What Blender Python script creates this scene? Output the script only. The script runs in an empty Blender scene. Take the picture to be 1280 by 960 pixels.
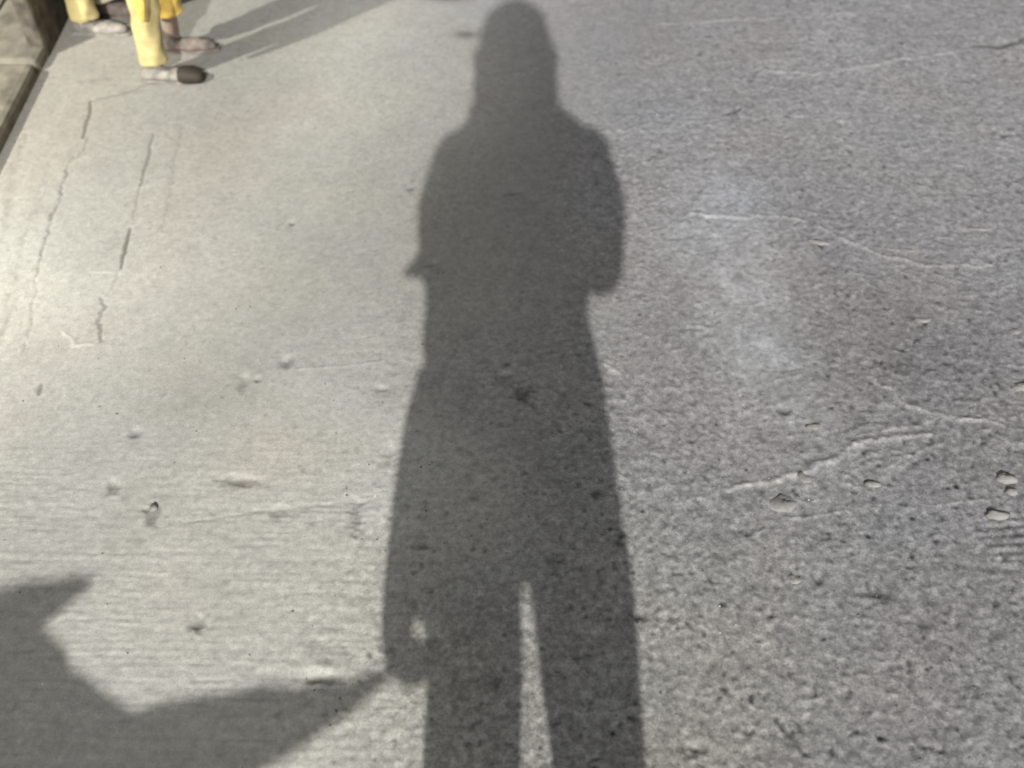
import bpy, math, random
import numpy as np
from mathutils import Vector, Matrix

S = bpy.context.scene
C = S.collection
rnd = random.Random(7)
rng = np.random.default_rng(11)

# ---------------------------------------------------------------- camera, world, sun, exposure
CAM_H, PITCH, FPX = 1.40, math.radians(50), 1319.0      # phone held at 1.40 m, looking 50 degrees down
cam_data = bpy.data.cameras.new('camera')
cam_data.sensor_width = 36.0
cam_data.lens = 36.0 * FPX / 1280.0
cam_data.clip_start = 0.02
cam_data.clip_end = 2000
cam_data.dof.use_dof = True
cam_data.dof.focus_distance = 1.66
cam_data.dof.aperture_fstop = 2.4
cam = bpy.data.objects.new('camera', cam_data)
cam.location = (0, 0, CAM_H)
cam.rotation_euler = (math.pi / 2 - PITCH, 0, 0)
C.objects.link(cam)
S.camera = cam

SUN_EL = math.radians(32.0)
world = bpy.data.worlds.new('World')
S.world = world
world.use_nodes = True
wn, wl = world.node_tree.nodes, world.node_tree.links
bg = wn['Background']
sky = wn.new('ShaderNodeTexSky')
sky.sky_type = 'NISHITA'
sky.sun_disc = False
sky.sun_elevation = SUN_EL
sky.sun_rotation = math.pi
sky.air_density = 1.0
sky.dust_density = 4.0
hs = wn.new('ShaderNodeHueSaturation')
hs.inputs['Saturation'].default_value = 0.06
wl.new(sky.outputs[0], hs.inputs['Color'])
wl.new(hs.outputs[0], bg.inputs[0])
bg.inputs[1].default_value = 0.047

sun_d = bpy.data.lights.new('sun', 'SUN')
sun_d.energy = 3.0
sun_d.angle = math.radians(0.55)
sun_d.color = (1.0, 0.975, 0.93)
sun = bpy.data.objects.new('sun', sun_d)
sun.rotation_euler = (math.pi / 2 - SUN_EL, 0, 0)
sun.location = (0, -4, 5)
C.objects.link(sun)

S.view_settings.view_transform = 'Standard'
S.view_settings.look = 'None'
S.view_settings.gamma = 1.0
S.view_settings.exposure = 0.56
S.cycles.filter_width = 1.75

# ---------------------------------------------------------------- helpers
def ground_point(px, py, z=0.0):
    """the point of the ground (or of a level z above it) seen at a place of the photograph"""
    v, u = (py - 480) / FPX, (px - 640) / FPX
    d = (CAM_H - z) / (math.sin(PITCH) + v * math.cos(PITCH))
    return u * d, d * (math.cos(PITCH) - v * math.sin(PITCH))

def tag(o, label=None, cat=None, group=None, kind=None):
    if label: o['label'] = label
    if cat: o['category'] = cat
    if group: o['group'] = group
    if kind: o['kind'] = kind
    return o

def empty(name, loc=(0, 0, 0), rz=0.0, parent=None):
    o = bpy.data.objects.new(name, None)
    o.empty_display_size = 0.1
    o.location = loc
    o.rotation_euler = (0, 0, rz)
    C.objects.link(o)
    if parent: o.parent = parent
    return o

class Geo:
    def __init__(self): self.v, self.f = [], []
    def loft(self, rings, n=20):
        """rings: (x, y, z, rx, ry) horizontal ellipses from bottom to top"""
        b = len(self.v)
        for (x, y, z, rx, ry) in rings:
            for k in range(n):
                a = 2 * math.pi * k / n
                self.v.append((x + rx * math.cos(a), y + ry * math.sin(a), z))
        self._skin(b, len(rings), n)
        return self
    def cloth(self, rings, n=28, m=26, fold=.07, seed=0):
        """a loft resampled to many rings whose outline is creased"""
        out, b = [], len(self.v)
        for i in range(m):
            t = i / (m - 1) * (len(rings) - 1); k = min(int(t), len(rings) - 2); f = t - k
            out.append([a * (1 - f) + c * f for a, c in zip(rings[k], rings[k + 1])])
        for (x, y, z, rx, ry) in out:
            for k in range(n):
                a = 2 * math.pi * k / n
                w = 1 + fold * math.sin(3 * a + 38 * z + seed) + .6 * fold * math.sin(5 * a - 61 * z + 2 * seed) + .5 * fold * math.sin(95 * z + a + seed)
                self.v.append((x + rx * w * math.cos(a), y + ry * w * math.sin(a), z))
        self._skin(b, m, n)
        return self
    def _skin(self, b, m, n):
        for i in range(m - 1):
            for k in range(n):
                k2 = (k + 1) % n
                self.f.append((b + i*n + k, b + i*n + k2, b + (i+1)*n + k2, b + (i+1)*n + k))
        self.f.append(tuple(b + k for k in reversed(range(n))))
        self.f.append(tuple(b + (m-1)*n + k for k in range(n)))
    def tube(self, pts, rad, n=12, flat=1.0, up=None):
        """round (or flattened) tube along points with rounded ends"""
        P = [Vector(p) for p in pts]
        R = list(rad)
        d0, d1 = (P[0] - P[1]).normalized(), (P[-1] - P[-2]).normalized()
        P = [P[0] + d0 * R[0] * .85, P[0] + d0 * R[0] * .5] + P + [P[-1] + d1 * R[-1] * .5, P[-1] + d1 * R[-1] * .85]
        R = [R[0] * .5, R[0] * .86] + R + [R[-1] * .86, R[-1] * .5]
        b = len(self.v)
        ref = Vector(up) if up else None
        for i, p in enumerate(P):
            t = (P[min(i+1, len(P)-1)] - P[max(i-1, 0)]).normalized()
            a = ref if ref else (Vector((0, 0, 1)) if abs(t.z) < .8 else Vector((0, 1, 0)))
            e1 = t.cross(a).normalized()
            e2 = t.cross(e1).normalized()
            for k in range(n):
                g = 2 * math.pi * k / n
                self.v.append(tuple(p + e1 * (R[i] * math.cos(g)) + e2 * (R[i] * flat * math.sin(g))))
        self._skin(b, len(P), n)
        return self
    def ball(self, c, r, n=16, m=10, rot=None):
        b = len(self.v)
        for i in range(m + 1):
            th = math.pi * (i + .02) / (m + .04)
            for k in range(n):
                a = 2 * math.pi * k / n
                q = Vector((r[0]*math.sin(th)*math.cos(a), r[1]*math.sin(th)*math.sin(a), -r[2]*math.cos(th)))
                if rot is not None: q = rot @ q
                self.v.append((c[0]+q.x, c[1]+q.y, c[2]+q.z))
        self._skin(b, m + 1, n)
        return self
    def box(self, x0, x1, y0, y1, z0, z1):
        b = len(self.v)
        for z in (z0, z1):
            for (x, y) in ((x0, y0), (x1, y0), (x1, y1), (x0, y1)): self.v.append((x, y, z))
        for q in ((3, 2, 1, 0), (4, 5, 6, 7), (0, 1, 5, 4), (1, 2, 6, 5), (2, 3, 7, 6), (3, 0, 4, 7)):
            self.f.append(tuple(b + i for i in q))
        return self
    def build(self, name, mat, parent=None, voxel=None, smooth_it=2, bevel=None, sub=0, smooth=True):
        me = bpy.data.meshes.new(name)
        me.from_pydata(self.v, [], self.f)
        me.materials.append(mat)
        o = bpy.data.objects.new(name, me)
        C.objects.link(o)
        if voxel:
            m = o.modifiers.new('r', 'REMESH'); m.mode = 'VOXEL'; m.voxel_size = voxel; m.use_smooth_shade = True
            s = o.modifiers.new('s', 'SMOOTH'); s.factor = .5; s.iterations = smooth_it
        if bevel:
            m = o.modifiers.new('b', 'BEVEL'); m.width = bevel; m.segments = 2
        if sub:
            m = o.modifiers.new('u', 'SUBSURF'); m.levels = sub; m.render_levels = sub
        if o.modifiers:
            dg = bpy.context.evaluated_depsgraph_get()
            new = bpy.data.meshes.new_from_object(o.evaluated_get(dg))
            o.modifiers.clear()
            o.data = new
            bpy.data.meshes.remove(me)
            new.name = name
            if not new.materials: new.materials.append(mat)
        if smooth:
            o.data.polygons.foreach_set('use_smooth', [True] * len(o.data.polygons))
        if parent: o.parent = parent
        return o

def material(name, col, rough=.85, noise=0.0, scale=40.0, bump=0.0, bscale=300.0, metal=0.0, emit=0.0, col2=None, spec=.3):
    m = bpy.data.materials.new(name); m.use_nodes = True
    n, l = m.node_tree.nodes, m.node_tree.links
    b = n['Principled BSDF']
    b.inputs['Roughness'].default_value = rough
    b.inputs['Metallic'].default_value = metal
    b.inputs['Specular IOR Level'].default_value = spec
    b.inputs['Base Color'].default_value = (*col, 1)
    if noise or col2:
        tc = n.new('ShaderNodeTexCoord')
        t = n.new('ShaderNodeTexNoise'); t.inputs['Scale'].default_value = scale; t.inputs['Detail'].default_value = 6
        l.new(tc.outputs['Object'], t.inputs['Vector'])
        r = n.new('ShaderNodeValToRGB')
        c2 = col2 or tuple(min(1, c * (1 + noise)) for c in col)
        c1 = col if col2 else tuple(c * (1 - noise) for c in col)
        r.color_ramp.elements[0].color = (*c1, 1); r.color_ramp.elements[0].position = .35
        r.color_ramp.elements[1].color = (*c2, 1); r.color_ramp.elements[1].position = .65
        l.new(t.outputs[0], r.inputs[0]); l.new(r.outputs[0], b.inputs['Base Color'])
    if bump:
        tc = n.new('ShaderNodeTexCoord')
        t = n.new('ShaderNodeTexNoise'); t.inputs['Scale'].default_value = bscale; t.inputs['Detail'].default_value = 5
        l.new(tc.outputs['Object'], t.inputs['Vector'])
        k = n.new('ShaderNodeBump'); k.inputs['Strength'].default_value = bump; k.inputs['Distance'].default_value = .002
        l.new(t.outputs[0], k.inputs['Height']); l.new(k.outputs[0], b.inputs['Normal'])
    if emit:
        b.inputs['Emission Color'].default_value = (*col, 1)
        b.inputs['Emission Strength'].default_value = emit
    return m

# ---------------------------------------------------------------- the ground: one sheet to the horizon, worn concrete
STEP = 0.0024
fx = np.arange(-1.42, 1.42, STEP)
fy = np.arange(0.44, 2.52, STEP)
def spread(a, far): 
    k = np.geomspace(STEP, far, 26)
    return k
xs = np.concatenate([fx[0] - spread(fx, 400)[::-1], fx, fx[-1] + spread(fx, 400)])
ys = np.concatenate([fy[0] - spread(fy, 400)[::-1], fy, fy[-1] + spread(fy, 400)])
NX, NY = len(xs), len(ys)
X, Y = np.meshgrid(xs, ys)

def band(sig, sx=1.0, sy=1.0):
    """smooth noise, unit deviation; sig in grid steps, sx/sy stretch it"""
    w = rng.standard_normal((NY, NX))
    sig = sig * .0028 / STEP
    kx = np.fft.fftfreq(NX)[None, :]; ky = np.fft.fftfreq(NY)[:, None]
    g = np.exp(-2 * (math.pi * sig) ** 2 * ((kx * sx) ** 2 + (ky * sy) ** 2))
    r = np.fft.ifft2(np.fft.fft2(w) * g).real
    return r / r.std()
def sstep(a, b, x):
    t = np.clip((x - a) / (b - a), 0, 1)
    return t * t * (3 - 2 * t)

n_big, n_mid, n_sm, n_fine, n_gr = band(120), band(36), band(11), band(4), band(1.0)
n_gr2, n_wx = band(1.0), band(3, 6.0, .6)
n_fine2 = band(1.9)
n_st = band(1.2, 1.8, .8)      # short flat grains lying across the view

H = np.zeros((NY, NX))
GX, GY = ground_point(940, 390)
rub = np.exp(-(((X - GX + .05 * (Y - GY)) / .095) ** 2 + ((Y - GY) / .36) ** 2))   # a bleached, rubbed smear
ink = np.zeros((NY, NX))       # dark line and pit mask, dirt plus a painted foot shadow and lump shade
chalk = np.zeros((NY, NX))     # pale rubbed mask

def stroke(pts, width, dh=0.0, dark=0.0, pale=0.0, wob=0.0, seed=0, broken=0.0, taper=True):
    """a crack, scratch, ridge or painted shadow line along points of the ground, given width and relief"""
    r = random.Random(seed)
    G = [ground_point(*p) for p in pts]
    mask = np.zeros((NY, NX))
    total = sum(math.dist(G[i], G[i+1]) for i in range(len(G)-1))
    done, wx, wy = 0.0, 0.0, 0.0
    for i in range(len(G) - 1):
        L = math.dist(G[i], G[i+1]); n = max(2, int(L / (STEP * .7)))
        for k in range(n):
            t = k / n
            wx = wx * .93 + r.gauss(0, wob); wy = wy * .93 + r.gauss(0, wob)
            x = G[i][0] + (G[i+1][0] - G[i][0]) * t + wx
            y = G[i][1] + (G[i+1][1] - G[i][1]) * t + wy
            q = (done + L * t) / total
            w = width * (.55 + .45 * math.sin(math.pi * q)) if taper else width
            amp = 1.0
            if broken: amp = max(0.0, min(1.0, 1.0 - broken + .9 * math.sin(q * 37 + seed) * broken + r.gauss(0, .25) * broken + .35))
            ci, cj = int((x - fx[0]) / STEP) + 26, int((y - fy[0]) / STEP) + 26
            m = int(w * 2.4 / STEP) + 2
            if ci - m < 0 or cj - m < 0 or ci + m >= NX or cj + m >= NY: continue
            sl = (slice(cj - m, cj + m + 1), slice(ci - m, ci + m + 1))
            d2 = (X[sl] - x) ** 2 + (Y[sl] - y) ** 2
            mask[sl] = np.maximum(mask[sl], amp * np.exp(-d2 / (w * w)))
        done += L
    global H, ink, chalk
    H += mask * dh * (.60 if dh > 0 else .8)
    ink = np.maximum(ink, mask * dark)
    chalk = np.maximum(chalk, mask * pale)

def dent(px, py, wx, wy, depth, dark=0.0, seed=0):
    """a pit (or a lump when depth is negative); wx, wy in metres"""
    global H, ink
    x, y = ground_point(px, py)
    q = np.exp(-(((X - x) / wx) ** 2 + ((Y - y) / wy) ** 2) * np.clip(1 + .35 * n_fine + .2 * n_gr, .5, 2))
    q = np.clip(q, 0, 1)
    H -= q * depth
    ink = np.maximum(ink, q * dark)

inside = sstep(-1.42, -1.36, X) * (1 - sstep(1.36, 1.42, X)) * sstep(.44, .47, Y) * (1 - sstep(2.46, 2.52, Y))
coarse = np.clip(sstep(-.25, .55, X + .10 * n_mid + .18 * (1.2 - Y)) , 0, 1)        # aggregate laid bare on the right
near = 1 - sstep(.55, 1.75, Y + .06 * n_mid)
rough = np.clip(.22 + .55 * coarse + .35 * near * sstep(-.5, .1, X), 0, 1) * (1 - .55 * rub)
H += .0012 * n_big + .0003 * n_mid
H += (.00010 * n_sm + .00012 * n_fine) * (.4 + rough)
H += (.00042 * n_gr + .00010 * n_fine2 + .00010 * n_st) * rough
pits = np.clip(n_gr2 + .45 * n_fine - 1.55 + .25 * near, 0, 2) * rough
H -= .0008 * pits
lumps = np.clip(band(2.2) - 1.7, 0, 2) * rough * coarse
H += .0010 * lumps
H += .00016 * n_wx * coarse
# broom strokes low on the left
brm = (1 - sstep(-.20, .10, X + .05 * n_mid)) * (1 - sstep(.70, 1.25, Y + .05 * n_mid))
ph = (Y + .10 * X + .0030 * n_mid + .0014 * n_sm) / .0115 * 2 * math.pi
H += .00011 * np.sin(ph) * brm * np.clip(.5 + .6 * n_sm, 0, 1.4)
H += .00017 * band(1.5, 9.0, .5) * brm
H += .00020 * (band(1.3) + band(3)) * brm
# a combed patch at the right edge
gx, gy = ground_point(1268, 672)
cmb = np.exp(-(((X - gx) / .05) ** 4 + ((Y - gy) / .055) ** 4))
H += .0009 * np.sin((Y - .10 * X + .002 * n_sm) / .0145 * 2 * math.pi) * cmb

# long cracks running off towards the kerb on the left, and a painted foot shadow
stroke([(114, 126), (111, 150), (103, 175)], .0036, -.004, .75, wob=.0006, seed=1)
stroke([(92, 196), (80, 232), (70, 262), (52, 318), (46, 345)], .0034, -.003, .5, wob=.0008, seed=2, broken=.45)
stroke([(192, 168), (186, 200), (176, 232)], .0036, -.003, .5, wob=.0005, seed=3)
stroke([(163, 285), (157, 310), (150, 337)], .0036, -.004, .85, wob=.0004, seed=4)
stroke([(176, 232), (166, 275)], .003, -.002, .18, wob=.0004, seed=5)
stroke([(228, 160), (216, 215), (204, 288)], .0055, -.001, .16, wob=.0005, seed=6)
stroke([(126, 372), (133, 384), (125, 398), (127, 412), (122, 430)], .0034, -.003, .6, wob=.0013, seed=7)
stroke([(30, 170), (14, 240), (4, 300)], .008, -.001, .22, wob=.002, seed=8, broken=.5)
stroke([(112, 172), (104, 190), (93, 200)], .003, -.002, .22, wob=.0005, seed=16)
stroke([(46, 345), (44, 372), (30, 440)], .003, -.002, .2, wob=.0008, seed=17, broken=.5)
stroke([(150, 337), (140, 362), (128, 374)], .003, -.0015, .18, wob=.0005, seed=18)
stroke([(62, 205), (40, 275), (20, 340), (2, 420)], .006, -.001, .2, wob=.002, seed=9, broken=.6)
stroke([(22, 372), (12, 398), (4, 420)], .006, -.001, .25, wob=.001, seed=10)
stroke([(52, 480), (49, 494)], .0045, -.003, .6, seed=11)
stroke([(80, 415), (92, 432), (118, 432)], .004, .002, 0, .5, wob=.0006, seed=12)
stroke([(112, 340), (145, 341)], .003, .0012, 0, .4, seed=13)
stroke([(112, 128), (160, 116), (205, 100)], .005, -.001, .35, wob=.001, seed=14)  # a walker's foot shadow, painted as a thin dark line
stroke([(100, 102), (140, 97)], .010, -.001, .22, wob=.001, seed=15)
# ridges of laitance and scratches on the right
stroke([(905, 612), (955, 603), (1005, 590), (1040, 573), (1075, 553), (1120, 546), (1170, 543)], .0062, .0036, 0, .75, wob=.0010, seed=20, broken=.25)
stroke([(1070, 545), (1110, 536), (1150, 531), (1170, 522)], .0042, .0026, 0, .55, wob=.0008, seed=21)
stroke([(1085, 470), (1130, 503), (1165, 518), (1215, 523), (1262, 532)], .0052, .0030, 0, .65, wob=.0012, seed=22)
stroke([(1200, 524), (1240, 522), (1279, 518)], .0036, .002, 0, .4, wob=.0008, seed=23)
stroke([(860, 268), (915, 271), (975, 272), (1010, 276)], .0060, .0030, 0, .55, wob=.0010, seed=24)
stroke([(1020, 283), (1060, 303), (1100, 320), (1150, 333), (1240, 332)], .0048, .0030, 0, .5, wob=.0012, seed=25)
stroke([(980, 648), (1010, 646), (1050, 640)], .0034, .0018, 0, .55, wob=.0004, seed=26)
stroke([(1155, 632), (1200, 628), (1260, 621)], .0034, .0020, 0, .55, wob=.0005, seed=27)
stroke([(775, 700), (810, 665), (850, 632), (905, 613)], .0050, .0018, 0, .35, wob=.0014, seed=28, broken=.4)
stroke([(1105, 589), (1150, 562), (1185, 553)], .0036, .0016, 0, .35, wob=.0008, seed=29)
stroke([(945, 88), (1010, 93), (1060, 87), (1120, 76), (1190, 68)], .006, .0024, 0, .5, wob=.0012, seed=30, broken=.3)
stroke([(820, 32), (900, 27), (1010, 20)], .006, .002, 0, .35, wob=.0010, seed=31)
stroke([(750, 165), (830, 158), (900, 150)], .006, .002, 0, .25, wob=.0014, seed=32, broken=.5)
stroke([(755, 455), (763, 458), (775, 470)], .0045, .003, 0, .6, wob=.0006, seed=33)
stroke([(1030, 545), (1070, 528), (1110, 524)], .004, -.0016, .18, wob=.001, seed=34)
stroke([(1010, 575), (1045, 560), (1070, 540)], .009, -.0018, .16, wob=.001, seed=35)
stroke([(970, 900), (988, 922), (1006, 945)], .0052, -.004, .6, wob=.0006, seed=36)
stroke([(1140, 912), (1152, 930), (1180, 936)], .0040, -.003, .35, wob=.0008, seed=37)
stroke([(1215, 57), (1250, 58), (1272, 52), (1285, 46)], .0085, -.005, .7, wob=.0010, seed=38)
stroke([(906, 144), (918, 139), (926, 135)], .0065, -.004, .5, wob=.0004, seed=39)
stroke([(915, 335), (940, 348), (965, 365), (1000, 380)], .004, .0016, 0, .4, wob=.0016, seed=40, broken=.4)
stroke([(1195, 370), (1230, 368), (1275, 362)], .004, .0014, 0, .25, wob=.0006, seed=41)
stroke([(470, 625), (400, 632), (330, 640), (230, 655)], .0034, -.0012, .18, wob=.0006, seed=42, broken=.4)
stroke([(480, 452), (430, 458), (370, 462)], .003, .001, 0, .3, wob=.0004, seed=43)
stroke([(560, 455), (600, 470), (640, 466), (675, 455)], .004, .0012, .0, .2, wob=.001, seed=44)
for q in range(46):                                   # short scrapes of many directions
    px, py = rnd.uniform(800, 1275), rnd.uniform(30, 930)
    L = rnd.uniform(10, 46); a = rnd.gauss(-.1, .22)
    s = rnd.choice((1, 1, -1))
    stroke([(px, py), (px + L * math.cos(a), py + L * math.sin(a))], rnd.uniform(.0026, .0042), .0013 * s,
           .16 if s < 0 else 0, .22 if s > 0 else 0, wob=.0006, seed=100 + q)
# pits
for (px, py, wx, wy, dep, dk) in ((357, 452, .012, .012, .005, .35), (305, 476, .009, .014, .004, .25), (322, 475, .006, .006, .004, .35),
        (190, 642, .010, .022, .006, .5), (300, 599, .030, .010, .005, .28), (445, 645, .010, .026, .005, .4), (347, 640, .014, .014, .004, .2),
        (140, 607, .008, .012, .005, .45), (169, 542, .006, .006, .004, .5), (365, 279, .007, .007, .004, .6), (249, 777, .011, .013, .006, .45),
        (653, 490, .012, .016, .009, .55), (632, 470, .016, .012, .004, .2), (545, 800, .007, .007, .004, .4), (530, 682, .010, .007, .005, .5),
        (477, 487, .012, .007, .003, .3), (487, 565, .010, .02, .003, .18), (1025, 722, .009, .011, .006, .6), (1098, 740, .016, .009, .006, .6),
        (935, 662, .018, .013, .005, .3), (980, 514, .009, .008, .005, .6), (1255, 168, .013, .010, .004, .4), (1207, 100, .012, .010, .004, .4),
        (800, 770, .012, .009, .006, .5), (870, 936, .010, .008, .006, .4), (1100, 920, .008, .008, .006, .5), (640, 240, .014, .010, .004, .2),
        (540, 330, .014, .012, .004, .2), (512, 235, .014, .010, .003, .5), (590, 620, .008, .010, .005, .35), (700, 700, .010, .010, .005, .35),
        (745, 615, .010, .010, .005, .4), (575, 560, .009, .009, .004, .3), (720, 820, .010, .008, .006, .4), (620, 850, .010, .008, .006, .4)):
    dent(px, py, wx, wy, dep, dk)
dent(405, 834, .034, .018, -.0042); dent(400, 850, .024, .005, .005, .6)  # low lump, with the shade beneath it painted dark
H *= inside

# colour of the concrete itself: pale cement dust on the left, bare grey aggregate on the right
dust = 1 - sstep(-.35, .75, X + .10 * n_big * .6 + .05 * n_mid + .30 * (Y - 1.2))
pale_c = np.array((.348, .343, .314)); grey_c = np.array((.262, .258, .267))
A = grey_c + (pale_c - grey_c) * dust[..., None]
low = (1 - sstep(-.22, .12, X + .05 * n_mid)) * (1 - sstep(.85, 1.80, Y + .05 * n_mid))
A *= 1 + .42 * (np.clip(low + .04 * n_mid, 0, 1) * dust)[..., None]      # paler low on the left
A *= 1 - .17 * (np.clip(coarse * (1 - sstep(.8, 1.9, Y + .08 * n_mid)), 0, 1))[..., None]
tone = 1 + .016 * n_big + .016 * n_mid + .014 * n_sm + (.012 + .02 * rough) * n_fine + (.015 + .13 * rough) * n_gr + .02 * rough * n_fine2 + .02 * rough * n_st
tone -= .36 * pits
tone *= 1 + .10 * (lumps)
A = A * tone[..., None]
# slight drift of hue, brownish against bluish
hue = band(20)
A *= 1 + np.array((.007, -.001, -.008)) * hue[..., None]
# the long bleached smear on the right
bx, by = ground_point(940, 390)
smear = np.exp(-(((X - bx + .05 * (Y - by)) / .095) ** 2 + ((Y - by) / .36) ** 2)) * np.clip(.85 + .12 * n_fine + .15 * n_sm + .12 * n_gr, 0, 1.6)
A *= 1 + smear[..., None] * np.array((.42, .45, .49))
bx, by = ground_point(1045, 45)
smear = np.exp(-(((X - bx) / .09) ** 2 + ((Y - by) / .13) ** 2)) * np.clip(.7 + .4 * n_sm, 0, 1.6)
A *= 1 + smear[..., None] * np.array((.13, .14, .16))
# oily spots near the far edge
for (px, py, wx, wy, k) in ((583, 43, .032, .018, .50), (560, -4, .06, .026, .5), (300, 478, .05, .05, .07), (60, 610, .12, .10, -.06), (1150, 430, .25, .14, .10)):
    bx, by = ground_point(px, py)
    A *= 1 - k * np.exp(-(((X - bx) / wx) ** 2 + ((Y - by) / wy) ** 2))[..., None]
A *= (1 - .72 * ink)[..., None]
A += (chalk * .16)[..., None] * np.array((1, .98, .92))
A *= 1 - .36 * (sstep(.30, .62, -X - .10 * (2.3 - Y) + .03 * n_mid) * sstep(1.40, 1.95, Y + .05 * n_mid))[..., None]     # colour darkened under the lamp's pool to offset its brightness
A = np.clip(A, .02, .8)
edge = (1 - inside)[..., None]
A = A * (1 - edge) + (grey_c * .98 + (pale_c - grey_c) * sstep(-.9, .75, -X)[..., None] * .9) * edge

me = bpy.data.meshes.new('ground')
nv = NX * NY
me.vertices.add(nv)
co = np.stack([X, Y, H], -1).reshape(-1, 3).astype(np.float32)
me.vertices.foreach_set('co', co.ravel())
idx = np.arange(nv, dtype=np.int32).reshape(NY, NX)
quad = np.stack([idx[:-1, :-1], idx[:-1, 1:], idx[1:, 1:], idx[1:, :-1]], -1).reshape(-1, 4)
me.loops.add(quad.size); me.polygons.add(len(quad))
me.loops.foreach_set('vertex_index', quad.ravel())
me.polygons.foreach_set('loop_start', np.arange(0, quad.size, 4, dtype=np.int32))
me.polygons.foreach_set('use_smooth', np.ones(len(quad), dtype=bool))
me.update(calc_edges=True)
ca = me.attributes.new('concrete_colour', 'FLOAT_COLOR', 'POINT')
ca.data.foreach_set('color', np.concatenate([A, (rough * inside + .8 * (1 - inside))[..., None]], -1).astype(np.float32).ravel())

gm = bpy.data.materials.new('worn_concrete'); gm.use_nodes = True
n, l = gm.node_tree.nodes, gm.node_tree.links
b = n['Principled BSDF']; b.inputs['Roughness'].default_value = .82; b.inputs['Specular IOR Level'].default_value = .22
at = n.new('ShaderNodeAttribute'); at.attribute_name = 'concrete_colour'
tc = n.new('ShaderNodeTexCoord')
g1 = n.new('ShaderNodeTexNoise'); g1.inputs['Scale'].default_value = 420; g1.inputs['Detail'].default_value = 4; g1.inputs['Roughness'].default_value = .7
l.new(tc.outputs['Object'], g1.inputs['Vector'])
mr = n.new('ShaderNodeMapRange'); mr.inputs[1].default_value = .3; mr.inputs[2].default_value = .7; mr.inputs[3].default_value = .80; mr.inputs[4].default_value = 1.20
l.new(g1.outputs[0], mr.inputs[0])
g2 = n.new('ShaderNodeTexNoise'); g2.inputs['Scale'].default_value = 250; g2.inputs['Detail'].default_value = 5; g2.inputs['Roughness'].default_value = .65
l.new(tc.outputs['Object'], g2.inputs['Vector'])
m2 = n.new('ShaderNodeMapRange'); m2.inputs[1].default_value = .36; m2.inputs[2].default_value = .64; m2.inputs[3].default_value = -.26; m2.inputs[4].default_value = .26
l.new(g2.outputs[0], m2.inputs[0])
ma = n.new('ShaderNodeMath'); ma.operation = 'MULTIPLY'; l.new(m2.outputs[0], ma.inputs[0]); l.new(at.outputs['Alpha'], ma.inputs[1])
mb = n.new('ShaderNodeMath'); mb.operation = 'MULTIPLY_ADD'; l.new(ma.outputs[0], mb.inputs[0]); l.new(mr.outputs[0], mb.inputs[1]); l.new(mr.outputs[0], mb.inputs[2])
mx = n.new('ShaderNodeVectorMath'); mx.operation = 'SCALE'
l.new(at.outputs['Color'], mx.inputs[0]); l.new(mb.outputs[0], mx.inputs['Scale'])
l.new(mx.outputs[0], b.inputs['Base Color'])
bp = n.new('ShaderNodeBump'); bp.inputs['Strength'].default_value = .6; bp.inputs['Distance'].default_value = .0012
l.new(g1.outputs[0], bp.inputs['Height']); l.new(bp.outputs[0], b.inputs['Normal'])
me.materials.append(gm)
ground = bpy.data.objects.new('ground', me); C.objects.link(ground)
tag(ground, kind='structure')

# ---------------------------------------------------------------- kerb and pavement on the left
m_kerb = material('kerb_concrete', (.135, .125, .10), .9, .35, 22, .5, 200)
m_kerb_dark = material('kerb_brown_stone', (.080, .070, .055), .9, .45, 30, .5, 200)
m_pave = material('pavement_concrete', (.125, .12, .10), .9, .25, 16, .5, 180)
kerb = empty('kerb', (-1.085, 0, 0)); tag(kerb, kind='structure')
KH = .035
y = -1.9
i = 0
while y < 8:
    L = .50
    g = Geo().box(-.150 - rnd.uniform(0, .004), rnd.uniform(-.003, .002), y + .004, y + L - .004, -.02, KH + rnd.uniform(-.003, .003))
    g.build('kerb_stone', m_kerb, kerb, bevel=.014, smooth=False)
    y += L
g = Geo().box(-.036, .004, 2.165, 3.1, -.01, .21)
g.build('kerb_block', m_kerb_dark, kerb, bevel=.01, smooth=False)
kerb.children[-1]['label'] = 'tall dark brown block set in the kerb'
pv = Geo().box(-3.2, -.158, -2.0, 9.0, -.02, KH - .006).build('pavement', m_pave, None, smooth=False)
pv.location = (-1.085, 0, 0); tag(pv, kind='structure')

# ---------------------------------------------------------------- street lamp left of the view
LX, LY, LZ = -3.4, -.15, 3.1
m_pole = material('lamp_pole_paint', (.10, .11, .10), .5, .15, 20, metal=.3)
m_lens = material('lamp_lens', (1.0, .86, .62), .4, emit=8.0)
lamp = empty('street_lamp', (LX - .5, LY, KH))
tag(lamp, 'grey street lamp on the pavement behind the kerb, giving warm light', 'street lamp')
Geo().loft([(0, 0, -.012, .10, .10), (0, 0, .10, .095, .095), (0, 0, .14, .06, .06)], 16).build('base', m_pole, lamp)
Geo().tube([(0, 0, .12), (0, 0, 1.5), (0, 0, LZ - .02)], [.05, .043, .035], 14).build('pole', m_pole, lamp)
Geo().tube([(0, 0, LZ - .1), (.14, 0, LZ + .02), (.40, 0, LZ + .04)], [.028, .026, .026], 12).build('arm', m_pole, lamp)
hd = Geo().loft([(.5, 0, LZ - .06 - KH, .15, .09), (.5, 0, LZ - .01 - KH + .06, .16, .10), (.48, 0, LZ + .04, .10, .07)], 18).build('lamp_housing', m_pole, lamp)
Geo().loft([(.5, 0, LZ - .085 - KH, .10, .06), (.5, 0, LZ - .063 - KH, .13, .08)], 18).build('lamp_lens', m_lens, lamp)
ld = bpy.data.lights.new('street_lamp_light', 'SPOT')
ld.energy = 1650; ld.color = (1.0, .955, .85); ld.spot_size = math.radians(41); ld.spot_blend = 1.0; ld.shadow_soft_size = .05
lo = bpy.data.objects.new('street_lamp_light', ld); C.objects.link(lo)
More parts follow.
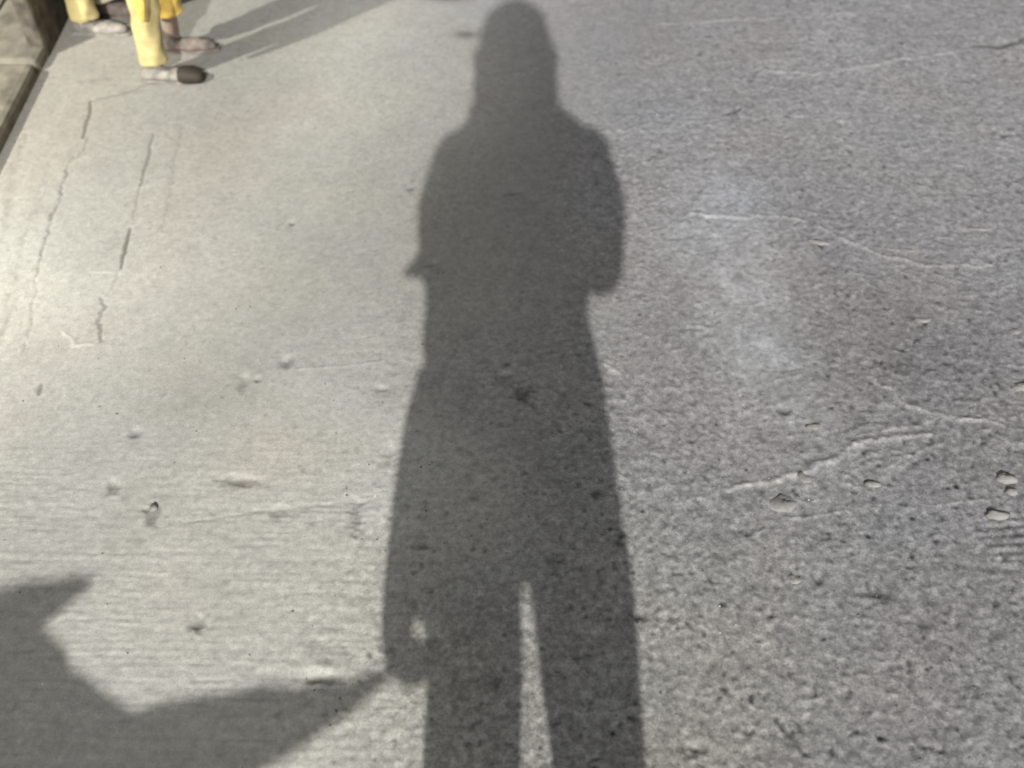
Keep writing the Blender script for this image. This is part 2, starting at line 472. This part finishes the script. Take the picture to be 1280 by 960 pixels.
lo.location = (.5, 0, LZ - .10 - KH); lo.parent = lamp
aim = Vector((-1.72, 2.05, 0)) - Vector((LX, LY, LZ - .10))
lo.rotation_euler = aim.to_track_quat('-Z', 'Y').to_euler()

# ---------------------------------------------------------------- people
m_skin = material('skin', (.42, .27, .20), .6, .06, 60)
m_skin2 = material('pale_skin', (.36, .28, .225), .6, .06, 60)
m_hair = material('dark_hair', (.018, .013, .010), .5, .3, 120)
m_jacket = material('charcoal_jacket', (.05, .05, .055), .9, .15, 60, .4, 500)
m_trouser = material('dark_trousers', (.035, .036, .045), .9, .15, 60, .4, 500)
m_sole = material('dark_leather', (.03, .025, .02), .6)
m_eye = material('eye', (.75, .73, .70), .3)
m_iris = material('iris', (.03, .02, .015), .3)
m_lip = material('lips', (.35, .14, .12), .5)

def hand(g, wrist, d, palm_n, side, s, bend):
    """palm, four unequal bent fingers and a thumb from the side of the palm; d points to the fingertips"""
    w, d = Vector(wrist), Vector(d).normalized()
    nrm = Vector(palm_n); nrm = (nrm - d * nrm.dot(d)).normalized()
    a = d.cross(nrm).normalized() * side
    rot = Matrix((a, nrm, d)).transposed()
    g.ball(w + d * .045 * s, (.040 * s, .015 * s, .052 * s), 14, 10, rot)
    for k, (off, ln, r) in enumerate(((.029, .070, .0090), (.010, .078, .0094), (-.010, .073, .0090), (-.028, .056, .0080))):
        p0 = w + d * .078 * s + a * off * s
        pts, dir_ = [p0], d.copy()
        for j, f in enumerate((.42, .32, .26)):
            ang = bend * (.5 + .25 * j + .06 * k)
            dir_ = (Matrix.Rotation(ang, 3, a * 1.0 * side) @ dir_)
            if dir_.dot(nrm) < 0 and bend > 0: dir_ = dir_ - 2 * nrm * dir_.dot(nrm)
            pts.append(pts[-1] + dir_ * ln * f * s)
        g.tube(pts, [r * s, r * .95 * s, r * .88 * s, r * .75 * s], 8)
    p0 = w + d * .022 * s + a * .030 * s
    p1 = p0 + (a * .75 + d * .55 + nrm * .25).normalized() * .036 * s
    p2 = p1 + (a * .30 + d * .85 + nrm * .35).normalized() * .030 * s
    p3 = p2 + (a * .05 + d * .9 + nrm * .35).normalized() * .024 * s
    g.tube([p0, p1, p2, p3], [.0125 * s, .0115 * s, .0100 * s, .008 * s], 8)

def body(root, s, J, hands, skin=None):
    """one continuous skin from head to ankles; s scales radii, J holds the joints"""
    g = Geo()
    cx = J['cx']
    zc, zs = J['hip_z'], J['sh_z']
    T = zs - zc
    g.loft([(cx, 0, zc - .06*s, .10*s, .075*s), (cx, 0, zc, .145*s, .095*s), (cx, 0, zc + .20*T, .140*s, .09*s), (cx, 0, zc + .42*T, .115*s, .08*s),
            (cx, 0, zc + .70*T, .135*s, .095*s), (cx, 0, zc + .92*T, .150*s, .085*s), (cx, 0, zs + .03*s, .10*s, .06*s), (cx, .005, zs + .07*s, .055*s, .052*s)], 22)
    h = Vector(J['head'])
    g.tube([(cx, -.005*s, zs + .02*s), (h.x, h.y - .015*s, h.z - .07*s)], [.054*s, .048*s], 12)
    g.ball(h + Vector((0, -.01*s, .022*s)), (.074*s, .092*s, .088*s))
    g.ball(h + Vector((0, .022*s, -.045*s)), (.055*s, .066*s, .072*s))
    g.tube([h + Vector((0, .082*s, .012*s)), h + Vector((0, .100*s, -.022*s))], [.010*s, .014*s], 8)       # nose
    g.tube([h + Vector((-.03*s, .080*s, .020*s)), h + Vector((0, .088*s, .023*s)), h + Vector((.03*s, .080*s, .020*s))], [.009*s, .008*s, .009*s], 8)
    for sx in (-1, 1):
        g.ball(h + Vector((sx*.076*s, -.005*s, -.008*s)), (.010*s, .018*s, .030*s), 10, 8)               # ear
        sh, el, wr = J['sh'][sx], J['el'][sx], J['wr'][sx]
        g.tube([sh, (Vector(sh)*.55 + Vector(el)*.45), el], [.050*s, .044*s, .036*s])
        g.tube([el, (Vector(el)*.65 + Vector(wr)*.35), wr], [.037*s, .036*s, .025*s])
        d, nr, bend = hands[sx]
        hand(g, wr, d, nr, sx if J.get('flip') is None else -sx, s, bend)
        hp, kn, an = J['hip'][sx], J['kn'][sx], J['an'][sx]
        lk = J.get('leg', 1.0)
        g.tube([hp, (Vector(hp)*.5 + Vector(kn)*.5), kn], [.082*s*lk, .070*s*lk, .052*s*lk], 14)
        g.tube([kn, (Vector(kn)*.68 + Vector(an)*.32), (Vector(kn)*.25 + Vector(an)*.75), an], [.052*s*lk, .056*s*lk, .038*s*lk, .035*s*lk], 14)
        td = Vector(J['toe'][sx]).normalized()
        a0 = Vector(an)
        f0 = Vector((a0.x, a0.y, .019*s))
        g.tube([f0 - td*.030*s*lk, f0 + td*.07*s*lk, f0 + td*.15*s*lk - Vector((0, 0, .006*s))], [.026*s*lk, .028*s*lk, .020*s*lk], 12)
        g.tube([a0, f0], [.033*s*lk, .026*s*lk], 12)
    o = g.build('body', skin or m_skin, root, voxel=.0045 * max(s, .7), smooth_it=4)
    for sx in (-1, 1):
        e = Geo().ball(h + Vector((sx*.031*s, .070*s, .004*s)), (.0125*s, .0125*s, .0125*s), 12, 8).build('eye', m_eye, o)
        Geo().ball(h + Vector((sx*.031*s, .0795*s, .003*s)), (.0055*s, .0045*s, .0055*s), 10, 6).build('iris', m_iris, o)
    Geo().tube([h + Vector((-.022*s, .079*s, -.060*s)), h + Vector((0, .0865*s, -.057*s)), h + Vector((.022*s, .079*s, -.060*s))], [.004*s, .008*s, .004*s], 8, .7).build('mouth', m_lip, o)
    return o

def shoe(root, an, td, s, mat, toe_mat=None, label=None, sole_mat=None):
    a, td = Vector(an), Vector(td).normalized()
    f = Vector((a.x, a.y, 0))
    g = Geo()
    g.tube([f - td*.045*s + Vector((0, 0, .034*s)), f + td*.02*s + Vector((0, 0, .036*s)), f + td*.09*s + Vector((0, 0, .034*s)), f + td*.165*s + Vector((0, 0, .028*s))],
           [.036*s, .038*s, .043*s, .030*s], 14, .8, (0, 0, 1))
    g.tube([f + Vector((0, 0, .05*s)) - td*.01*s, f + Vector((0, 0, .095*s)) - td*.012*s], [.041*s, .040*s], 12)
    for v in range(len(g.v)):
        if g.v[v][2] < .004: g.v[v] = (g.v[v][0], g.v[v][1], .004)
    o = g.build('shoe', mat, root, voxel=.004, smooth_it=4)
    if label: o['label'] = label
    k = Geo()
    k.loft([(0, 0, .001, .001, .001)], 4) if False else None
    pts = [f - td*.06*s, f + td*.03*s, f + td*.10*s, f + td*.185*s]
    k.tube([p + Vector((0, 0, .009*s)) for p in pts], [.034*s, .034*s, .044*s, .026*s], 14, .22, (0, 0, 1))
    k.build('sole', sole_mat or m_sole, o)
    if toe_mat:
        t = Geo().tube([f + td*.125*s + Vector((0, 0, .033*s)), f + td*.184*s + Vector((0, 0, .027*s))], [.0470*s, .036*s], 14, .90, (0, 0, 1)).build('toe_cap', toe_mat, o)
    return o

# --- the photographer: stands behind the view and throws the long shadow
PY = -.345
ph = empty('person', (0, PY, 0))
tag(ph, 'long-haired person in wide trousers holding up a phone, casting the long shadow', 'person')
J = dict(leg=.80, cx=.02, hip_z=.855, sh_z=1.375, head=(.010, .02, 1.600),
         sh={-1: (-.112, 0, 1.345), 1: (.155, 0, 1.355)}, el={-1: (-.128, .075, 1.090), 1: (.163, .075, 1.090)},
         wr={-1: (-.046, .240, 1.290), 1: (.062, .240, 1.290)},
         hip={-1: (-.052, 0, .80), 1: (.108, 0, .80)}, kn={-1: (-.056, .01, .45), 1: (.116, .01, .45)}, an={-1: (-.060, -.01, .08), 1: (.125, -.01, .08)},
         toe={-1: (-.12, 1, 0), 1: (.16, 1, 0)})
u = Vector((0, math.sin(PITCH), math.cos(PITCH))); look = Vector((0, math.cos(PITCH), -math.sin(PITCH)))
body(ph, 1.0, J, {-1: ((-.10, .60, .80), (0, math.cos(PITCH), -math.sin(PITCH)), .15), 1: ((.10, .60, .80), (0, math.cos(PITCH), -math.sin(PITCH)), .15)})
# hair: cap and long falling lengths
g = Geo()
g.ball((.009, -.006, 1.625), (.084, .104, .093))
g.loft([(.010, -.055, 1.335, .088, .035), (.010, -.06, 1.41, .096, .045), (.010, -.05, 1.50, .092, .058), (.010, -.035, 1.60, .087, .075), (.010, -.015, 1.655, .070, .075)], 22)
for k in range(26):
    a = math.pi * (1.0 + k / 25)
    x0, y0 = .009 + .080 * math.cos(a), -.012 + .09 * math.sin(a)
    g.tube([(x0 * .75, y0 * .7, 1.69), (x0, y0, 1.60), (x0 * 1.03 + rnd.uniform(-.004, .004), y0 * .95 - .01, 1.46), (x0 * 1.06 + rnd.uniform(-.008, .006), y0 * .8 - .015, 1.36 + rnd.uniform(-.03, .02))], [.012, .013, .013, .006], 8)
g.build('hair', m_hair, ph, voxel=.005, smooth_it=2)
# jacket with bent sleeves
g = Geo()
g.loft([(-.010, 0, 1.045, .148, .105), (-.008, 0, 1.10, .156, .112), (.012, 0, 1.20, .172, .118), (.020, 0, 1.30, .178, .118), (.022, 0, 1.355, .165, .105),
        (.024, 0, 1.395, .140, .085), (.024, 0, 1.425, .108, .072), (.018, 0, 1.455, .075, .066)], 26)
for sx, ex in ((-1, 0), (1, 1)):
    sh, el, wr = (Vector(J[q][sx]) for q in ('sh', 'el', 'wr'))
    g.tube([sh + Vector((sx*.002, 0, -.005)), sh*.5 + el*.5 + Vector((sx*.014, 0, .0)), el + Vector((sx*.004, 0, 0))], [.053, .058, .047], 14)
    g.tube([el, el*.5 + wr*.5, wr*.9 + el*.1], [.047, .040, .031], 14)
g.tube([(-.150, .075, 1.10), (-.202, .070, 1.078)], [.030, .008], 8)       # gathered cloth at one elbow
g.tube([(.178, .07, 1.085), (.186, .07, 1.072)], [.024, .012], 8)
g.build('jacket', m_jacket, ph, voxel=.006, smooth_it=3)
# wide trousers
g = Geo()
g.loft([(.024, 0, .742, .143, .060), (.024, 0, .79, .147, .112), (.018, 0, .88, .148, .115), (.000, 0, .97, .152, .108), (-.012, 0, 1.02, .150, .104), (-.013, 0, 1.06, .148, .100)], 26)
g.loft([(-.062, -.01, .05, .075, .095), (-.058, 0, .30, .069, .088), (-.054, 0, .54, .0655, .084), (-.052, 0, .62, .0670, .088), (-.0600, 0, .69, .0735, .088), (-.0635, 0, .735, .0785, .092), (-.064, 0, .82, .076, .085)], 20)
g.loft([(.128, -.01, .05, .075, .095), (.120, 0, .30, .068, .088), (.1155, 0, .54, .0625, .084), (.1095, 0, .62, .0705, .088), (.1055, 0, .69, .0765, .088), (.0995, 0, .735, .0800, .092), (.096, 0, .82, .068, .085)], 20)
g.build('trousers', m_trouser, ph, voxel=.0045, smooth_it=2)
for sx in (-1, 1): shoe(ph, J['an'][sx], J['toe'][sx], 1.0, m_sole)

# bag hanging at the photographer's left hip
m_bag = material('bag_canvas', (.06, .05, .045), .9, .15, 50, .4, 500)
bag = empty('shoulder_bag', (-.13, PY, .634))
tag(bag, 'dark slouchy shoulder bag hanging at the hip of the person with the phone', 'bag')
g = Geo()
prof = np.array([(-.0095, .000, .030, .05), (-.0115, .012, .045, .06), (-.012, .036, .048, .068), (-.012, .105, .050, .068), (-.006, .18, .053, .062), (-.002, .26, .050, .048), (.006, .335, .040, .03)])
zz = np.concatenate([[0, .006], np.arange(.012, .16, .006), np.arange(.17, .335, .02), [.335]])
g.loft([(float(np.interp(z, prof[:, 1], prof[:, 0])), 0, float(z), float(np.interp(z, prof[:, 1], prof[:, 2])), float(np.interp(z, prof[:, 1], prof[:, 3]))) for z in zz], 40)
for v in range(len(g.v)):              # the side of the bag is dented beside the thigh
    x, y_, z = g.v[v]
    if x > -.022 and .016 < z + .625 * y_ < .041: g.v[v] = (-.020, y_, z)
g.build('bag_body', m_bag, bag, voxel=.005, smooth_it=3)
Geo().tube([(.0, .055, .29), (-.012, .09, .45), (.02, .095, .62), (.05, .05, .795), (.055, 0, .805), (.05, -.05, .79), (.0, -.09, .62), (-.012, -.085, .45), (.0, -.05, .29)], [.011]*9, 8, .5).build('strap', m_bag, bag)

# phone
m_phone = material('phone_shell', (.02, .02, .022), .35)
m_screen = material('phone_glass', (.03, .03, .035), .1, spec=.5)
pc = Vector((.008, 0, CAM_H)) - look * .016
phone = empty('phone', pc)
tag(phone, 'black phone held sideways in both hands of the person casting the shadow', 'phone')
R = Matrix((Vector((1, 0, 0)), -u, look)).transposed().to_4x4()
o = Geo().box(-.072, .072, -.035, .035, -.004, .004).build('phone_shell', m_phone, phone, bevel=.003); o.matrix_local = R
o = Geo().box(-.068, .068, -.032, .032, -.0052, -.0042).build('screen', m_screen, phone, smooth=False); o.matrix_local = R

# --- two small walkers in yellow at the far left
m_yel = material('yellow_cloth', (.64, .44, .11), .9, .14, 30, .8, 250)
m_yel2 = material('pale_yellow_cloth', (.44, .365, .17), .9, .16, 30, .8, 250)
m_cream = material('cream_cloth', (.46, .42, .30), .85, .12, 30, .4, 400)
m_pink = material('worn_pinkish_canvas', (.20, .185, .165), .9, .3, 60, .8, 300)
m_brown = material('brown_grey_canvas', (.15, .125, .11), .9, .3, 60, .8, 300)
m_toe = material('dark_rubber', (.028, .022, .015), .7)

def child(loc, feet, face, label, mats, shoes, s, sash, hem):
    """feet: the two ankle places relative to loc, face: heading; joints in the child's own frame (y forward)"""
    root = empty('person', loc, face)
    tag(root, label, 'person', None)
    an = {-1: (*feet[0], .08*s), 1: (*feet[1], .08*s)}
    mx_ = (feet[0][0] + feet[1][0]) / 2
    J = dict(leg=.70, cx=mx_, hip_z=.80*s, sh_z=1.375*s, head=(mx_, .02, 1.62*s),
             sh={k: (mx_ + k*.155*s, 0, 1.35*s) for k in (-1, 1)}, el={k: (mx_ + k*.20*s, -.02, 1.07*s) for k in (-1, 1)},
             wr={k: (mx_ + k*.20*s, .06*s, .83*s) for k in (-1, 1)},
             hip={k: (mx_ + k*.078*s, 0, .80*s) for k in (-1, 1)}, kn={k: ((an[k][0] + mx_ + k*.078*s)/2, (an[k][1])/2 + .02, .45*s) for k in (-1, 1)}, an=an,
             toe={-1: (-.05, 1, 0), 1: (.05, 1, 0)})
    body(root, s, J, {k: ((0, .25, -1), (-k, 0, 0), .35) for k in (-1, 1)}, m_skin2)
    g = Geo()
    g.loft([(mx_, 0, .72*s, .155*s, .11*s), (mx_, 0, .82*s, .165*s, .12*s), (mx_, 0, .97*s, .150*s, .11*s)], 22)
    g2 = None
    for k in (-1, 1):
        a, kn, hp = Vector(J['an'][k]), Vector(J['kn'][k]), Vector(J['hip'][k])
        gg = g if k == hem[1] or not hem[2] else Geo()
        z0 = hem[0][0 if k == -1 else 1]
        t0 = (z0 - a.z) / (kn.z - a.z)
        q = a.lerp(kn, t0)
        rr = hem[3]
        rr = hem[3] if k == 1 else hem[3] * 1.15
        gg.cloth([(q.x, q.y, z0, rr * 1.12, rr * 1.15), (q.x, q.y, z0 + .012, rr * 1.02, rr * 1.05), (a.lerp(kn, t0*.6+.4).x, a.lerp(kn, t0*.6+.4).y, a.lerp(kn, t0*.6+.4).z, rr*1.12, rr*1.16),
                (kn.x, kn.y, kn.z, rr * 1.32, rr * 1.36), (hp.x, hp.y, hp.z, .088*s, .11*s)], seed=k + s)
        if gg is not g: gg.build('trouser_leg', mats[1], root, voxel=.0045, smooth_it=2)
    g.build('trousers', mats[0], root, voxel=.0045, smooth_it=2)
    g = Geo()
    g.loft([(mx_, 0, .86*s, .17*s, .125*s), (mx_, 0, 1.0*s, .155*s, .115*s), (mx_, 0, 1.2*s, .17*s, .12*s), (mx_, 0, 1.34*s, .165*s, .10*s), (mx_, 0, 1.40*s, .11*s, .075*s), (mx_, 0, 1.44*s, .07*s, .065*s)], 22)
    for k in (-1, 1):
        g.tube([J['sh'][k], J['el'][k]], [.062*s, .052*s]); g.tube([J['el'][k], Vector(J['wr'][k])*.85 + Vector(J['el'][k])*.15], [.05*s, .042*s])
    g.build('top', mats[2], root, voxel=.007, smooth_it=2)
    g = Geo(); h = Vector(J['head'])
    g.ball(h + Vector((0, -.022*s, .036*s)), (.082*s, .094*s, .086*s)); g.ball(h + Vector((0, -.06*s, -.02*s)), (.076*s, .05*s, .075*s))
    g.build('hair', m_hair, root, voxel=.006)
    for i, k in enumerate((-1, 1)): shoe(root, an[k], J['toe'][k], s * .68, *shoes[i])
    if sash:
        x, y_, z0, z1 = sash
        g = Geo()
        n_ = 14
        for j in range(n_ + 1):
            t = j / n_
            w = .008 + .022 * min(1, t * 5)
            z = z0 + (z1 - z0) * t
            yy = y_ + .004 * math.sin(t * 9)
            g.v += [(x + .004*math.sin(t*5), yy - w, z), (x + .010, yy, z), (x + .004*math.sin(t*5), yy + w, z), (x - .006, yy, z)]
            if j:
                b0 = (j-1)*4
                for q in range(4): g.f.append((b0+q, b0+(q+1) % 4, b0+4+(q+1) % 4, b0+4+q))
        g.f.append((3, 2, 1, 0)); g.f.append(tuple(n_*4 + q for q in range(4)))
        g.build('sash', m_yel, root, sub=1)
    return root

# facing right (+X): child frame y -> +X, child frame x -> -Y
FACE = -math.pi / 2
child((-.800, 2.14, 0), ((-.058, .012), (.060, -.004)), FACE,
      'nearer small walker in bright yellow trousers with one dark shoe toe',
      (m_yel2, m_yel, m_yel), ((m_brown, None, None, m_brown), (m_pink, m_toe, 'greyish shoe with dark toe cap', m_pink)), .72, (.108, .016, .172, .60), ((.100, .050), 1, True, .0275))
child((-1.000, 2.315, 0), ((-.036, .012), (.040, -.012)), FACE,
      'farther small walker in faded yellow trousers beside the kerb at the top left corner',
      (m_yel2, m_cream, m_cream), ((m_brown, None, None, m_brown), (m_pink, None, None, m_pink)), .72, None, ((.05, .045), 1, True, .030))

# ---------------------------------------------------------------- unseen plant added left of the photographer, leaves shaped to cast the low left shadow
m_leaf = material('leaf', (.05, .10, .03), .5, .25, 12)
m_pot = material('clay_pot', (.30, .13, .07), .85, .15, 20, .4, 200)
m_soil = material('soil', (.04, .03, .02), .95, .3, 60)
plant = empty('shadow_plant', (-.86, -.80, 0))
tag(plant, 'unseen broad-leaved plant in a clay pot, added to cast the pointed shadows at the lower left', 'plant')
g = Geo().loft([(0, 0, .002, .10, .10), (0, 0, .02, .105, .105), (0, 0, .22, .14, .14), (0, 0, .222, .155, .155), (0, 0, .26, .157, .157)], 24)
g.build('pot', m_pot, plant)
Geo().ball((0, 0, .255), (.145, .145, .025)).build('soil', m_soil, plant)
def leaf(pts, w, up_f=1.0, dn_f=1.0, peak=.45, power=.8):
    """pts: midrib points (x, y, z) from base to tip; the blade lies to both sides of the midrib, slightly folded"""
    P = [Vector(p) for p in pts]
    n_ = 22
    def at_(t):
        k = t * (len(P) - 1); i_ = min(int(k), len(P) - 2); f = k - i_
        p0, p1, p2, p3 = P[max(i_-1, 0)], P[i_], P[i_+1], P[min(i_+2, len(P)-1)]
        return .5 * ((2*p1) + (-p0 + p2)*f + (2*p0 - 5*p1 + 4*p2 - p3)*f*f + (-p0 + 3*p1 - 3*p2 + p3)*f**3)
    g = Geo()
    for j in range(n_ + 1):
        t = j / n_
        p = at_(t); tg = (at_(min(1, t + .02)) - at_(max(0, t - .02))).normalized()
        side = tg.cross(Vector((0, 1, 0))).normalized()
        if side.z < 0: side = -side
        prof = (t / peak) ** .6 if t < peak else max(0.0, (1 - (t - peak) / (1 - peak))) ** power
        ww = w * prof + .0015
        for q in (-1, -.5, 0, .5, 1):
            f = up_f if q > 0 else dn_f
            for th in (1, -1):
                off = .05 * ww / max(w, .001) * abs(q) * (1 if q else 0) * .6 + .003 * math.sin(t * 40 + q * 3)
                g.v.append(tuple(p + side * (ww * q * f) + Vector((0, off + th * .0008, 0))))
    for j in range(n_):
        for q in range(4):
            a = j*10 + q*2
            g.f.append((a, a+2, a+12, a+10)); g.f.append((a+1, a+11, a+13, a+3))
        a = j*10
        g.f.append((a, a+10, a+11, a+1)); g.f.append((a+8, a+9, a+19, a+18))
    g.f.append((0, 1, 3, 5, 7, 9, 8, 6, 4, 2)); a = n_*10
    g.f.append((a, a+2, a+4, a+6, a+8, a+9, a+7, a+5, a+3, a+1))
    g.build('leaf', m_leaf, plant)
def stalk(pts): Geo().tube(pts, [.010, .009, .007][:len(pts)], 8).build('stem', m_leaf, plant)
# leaf places are relative to the pot at (-.86, -.80)
leaf([(.02, 0, .70), (.22, 0, .775), (.46, 0, .838), (.60, 0, .872), (.705, 0, .908)], .085, .48, .90, .38, 1.1)
leaf([(-.30, 0, .84), (-.10, 0, .915), (.10, 0, .958), (.235, 0, .996)], .085, .35, 1.0, .40, .8)
leaf([(-.30, .01, .72), (-.05, .01, .82), (.11, .01, .865), (.25, .01, .880)], .130, 1.0, 1.0, .45, .75)
leaf([(-.05, -.03, .68), (.14, -.03, .785), (.30, -.03, .808), (.47, -.03, .79)], .12, 1.0, 1.0, .45, .8)
leaf([(-.05, -.05, .55), (-.25, -.10, .75), (-.40, -.14, .92), (-.5, -.2, .95)], .10, 1.0, 1.0, .45, .8)
leaf([(0, .03, .52), (.15, .12, .62), (.3, .16, .64), (.42, .2, .58)], .08, 1.0, 1.0, .45, .8)
stalk([(0, 0, .25), (.01, 0, .5), (.02, 0, .71)]); stalk([(-.02, .01, .25), (-.12, .01, .5), (-.30, .01, .71)])
stalk([(-.03, 0, .25), (-.14, 0, .55), (-.30, 0, .85)]); stalk([(0, -.02, .25), (-.02, -.03, .48), (-.05, -.03, .69)])
stalk([(-.01, -.03, .25), (-.03, -.04, .4), (-.05, -.05, .56)]); stalk([(.01, .02, .25), (.0, .03, .4), (0, .03, .53)])

# ---------------------------------------------------------------- loose crumbs of cement and stone
def crumb(px, py, w, d, h, rz, label, mat, seed):
    r = random.Random(seed)
    x, y_ = ground_point(px, py)
    g = Geo(); g.ball((0, 0, 0), (1, 1, 1), 12, 8)
    ph_ = [r.uniform(0, 6.28) for _ in range(9)]
    v2 = []
    for (a, b_, c_) in g.v:
        k = 1 + .16*math.sin(2.3*a + 1.7*b_ + ph_[0]) + .12*math.sin(3.1*b_ - 2*c_ + ph_[1]) + .10*math.sin(5*a + 4*c_ + ph_[2]) + .07*math.sin(7*b_ + 6*a + ph_[3]) + r.uniform(-.06, .06)
        k *= 1 + r.uniform(-.10, .10)
        v2.append((a*k*w*.60, b_*k*d*.60, max(c_*k, -.2)*h/2 * .95))
    g.v = v2
    o = g.build('cement_crumb', mat, None)
    o.location = (x, y_, -h*.20); o.rotation_euler = (0, 0, rz)
    tag(o, label, 'crumb', 'loose crumbs of dried cement')
    return o
m_cr = material('dried_cement', (.275, .268, .255), .9, .15, 90, .9, 500)
m_cr2 = material('dried_cement_grey', (.27, .262, .25), .9, .2, 90, .6, 700)
for k, (px, py, w, d, h, rz, lab, mt) in enumerate((
    (981, 628, .052, .026, .018, .25, 'largest pale crumb of cement, right of the shadow below the curved ridge', m_cr),
    (1006, 598, .026, .022, .013, -.3, 'squarish pale crumb lying on the curved ridge', m_cr),
    (813, 526, .018, .040, .010, -.25, 'upright oblong crumb close to the right edge of the person shadow', m_cr),
    (1256, 597, .032, .018, .016, -.2, 'pale crumb with a tail near the right edge, above two smaller ones', m_cr),
    (1265, 613, .018, .014, .010, .4, 'small crumb just below the tailed crumb near the right edge', m_cr2),
    (1247, 643, .030, .016, .013, .05, 'rounded crumb directly above the combed grooves at the right edge', m_cr),
    (1276, 484, .030, .018, .012, 0, 'crumb cut by the right edge of the view, above the long forked ridge', m_cr),
    (1025, 303, .040, .013, .009, -.15, 'flat long pale chip left of the narrow sliver', m_cr),
    (1138, 314, .100, .010, .009, -.12, 'long thin pale sliver of cement on the grey ground', m_cr),
    (1218, 287, .045, .013, .009, .0, 'flat pale chip near the right edge, above the thin sliver', m_cr),
    (1019, 533, .022, .014, .009, .1, 'small pale crumb above the curved ridge', m_cr),
    (1090, 605, .024, .013, .009, .0, 'small flat crumb in the middle of the scratched patch, under the curved ridge', m_cr2),
    (930, 500, .020, .014, .008, .2, 'faint flat crumb below the bleached smear', m_cr2),
    (1155, 399, .032, .013, .008, -.1, 'low pale chip on the grey ground right of the bleached smear', m_cr2),
    (1268, 415, .018, .013, .009, 0, 'lone round crumb at the right edge, above the cut crumb', m_cr),
    (992, 725, .020, .014, .008, .2, 'low grey crumb on the pitted lower right ground', m_cr2),
    (191, 634, .010, .012, .008, .2, 'tiny pale crumb in the pit on the left ground', m_cr))):
    crumb(px, py, w, d, h, rz, lab, mt, 40 + k)

# countless grains lying loose on the bare aggregate
def grains(name, count, mat, lo_, hi_, where):
    P, F = [], []
    r = random.Random(hash_seed[name])
    base = [(1, 0, 0), (-1, 0, 0), (0, 1, 0), (0, -1, 0), (0, 0, 1), (0, 0, -.4)]
    tri = [(0, 2, 4), (2, 1, 4), (1, 3, 4), (3, 0, 4), (2, 0, 5), (1, 2, 5), (3, 1, 5), (0, 3, 5)]
    k = 0
    while k < count:
        x, y_ = r.uniform(-1.3, 1.3), r.uniform(.5, 2.45)
        if r.random() > where(x, y_): continue
        z = H[min(NY-1, max(0, int((y_ - fy[0]) / STEP) + 26)), min(NX-1, max(0, int((x - fx[0]) / STEP) + 26))]
        sz = lo_ + (hi_ - lo_) * r.random() ** 3
        a = r.uniform(0, 6.28); ca_, sa_ = math.cos(a), math.sin(a)
        st = r.uniform(.6, 1.5)
        b0 = len(P)
        for (p, q, w) in base:
            p, q, w = p*st*r.uniform(.7, 1.2), q*r.uniform(.7, 1.2), w*r.uniform(.4, .8)
            P.append((x + sz*(p*ca_ - q*sa_), y_ + sz*(p*sa_ + q*ca_), z + sz*w))
        F += [tuple(b0 + i_ for i_ in t) for t in tri]
        k += 1
    g = Geo(); g.v, g.f = P, F
    o = g.build(name, mat, None, smooth=False)
    tag(o, kind='stuff')
    return o
hash_seed = dict(grit=3, glinting_grit=5)
m_grit = material('grit', (.20, .195, .185), .9, .5, 400)
m_glint = material('glint', (.85, .86, .88), .15, spec=.8)
def where_grit(x, y_): return max(.04, min(1, .15 + .7 * (x + .2))) * (1.0 if y_ < 1.5 else .45)
o = grains('grit', 6000, m_grit, .0007, .0030, where_grit)
o['label'] = 'fine grey grit loose on the bare concrete'; o['category'] = 'grit'
o = grains('glinting_grit', 70, m_glint, .0009, .0019, lambda x, y_: .15 if x < 0 else .9)
o['label'] = 'few bright glassy specks scattered over the grey ground'; o['category'] = 'grit'
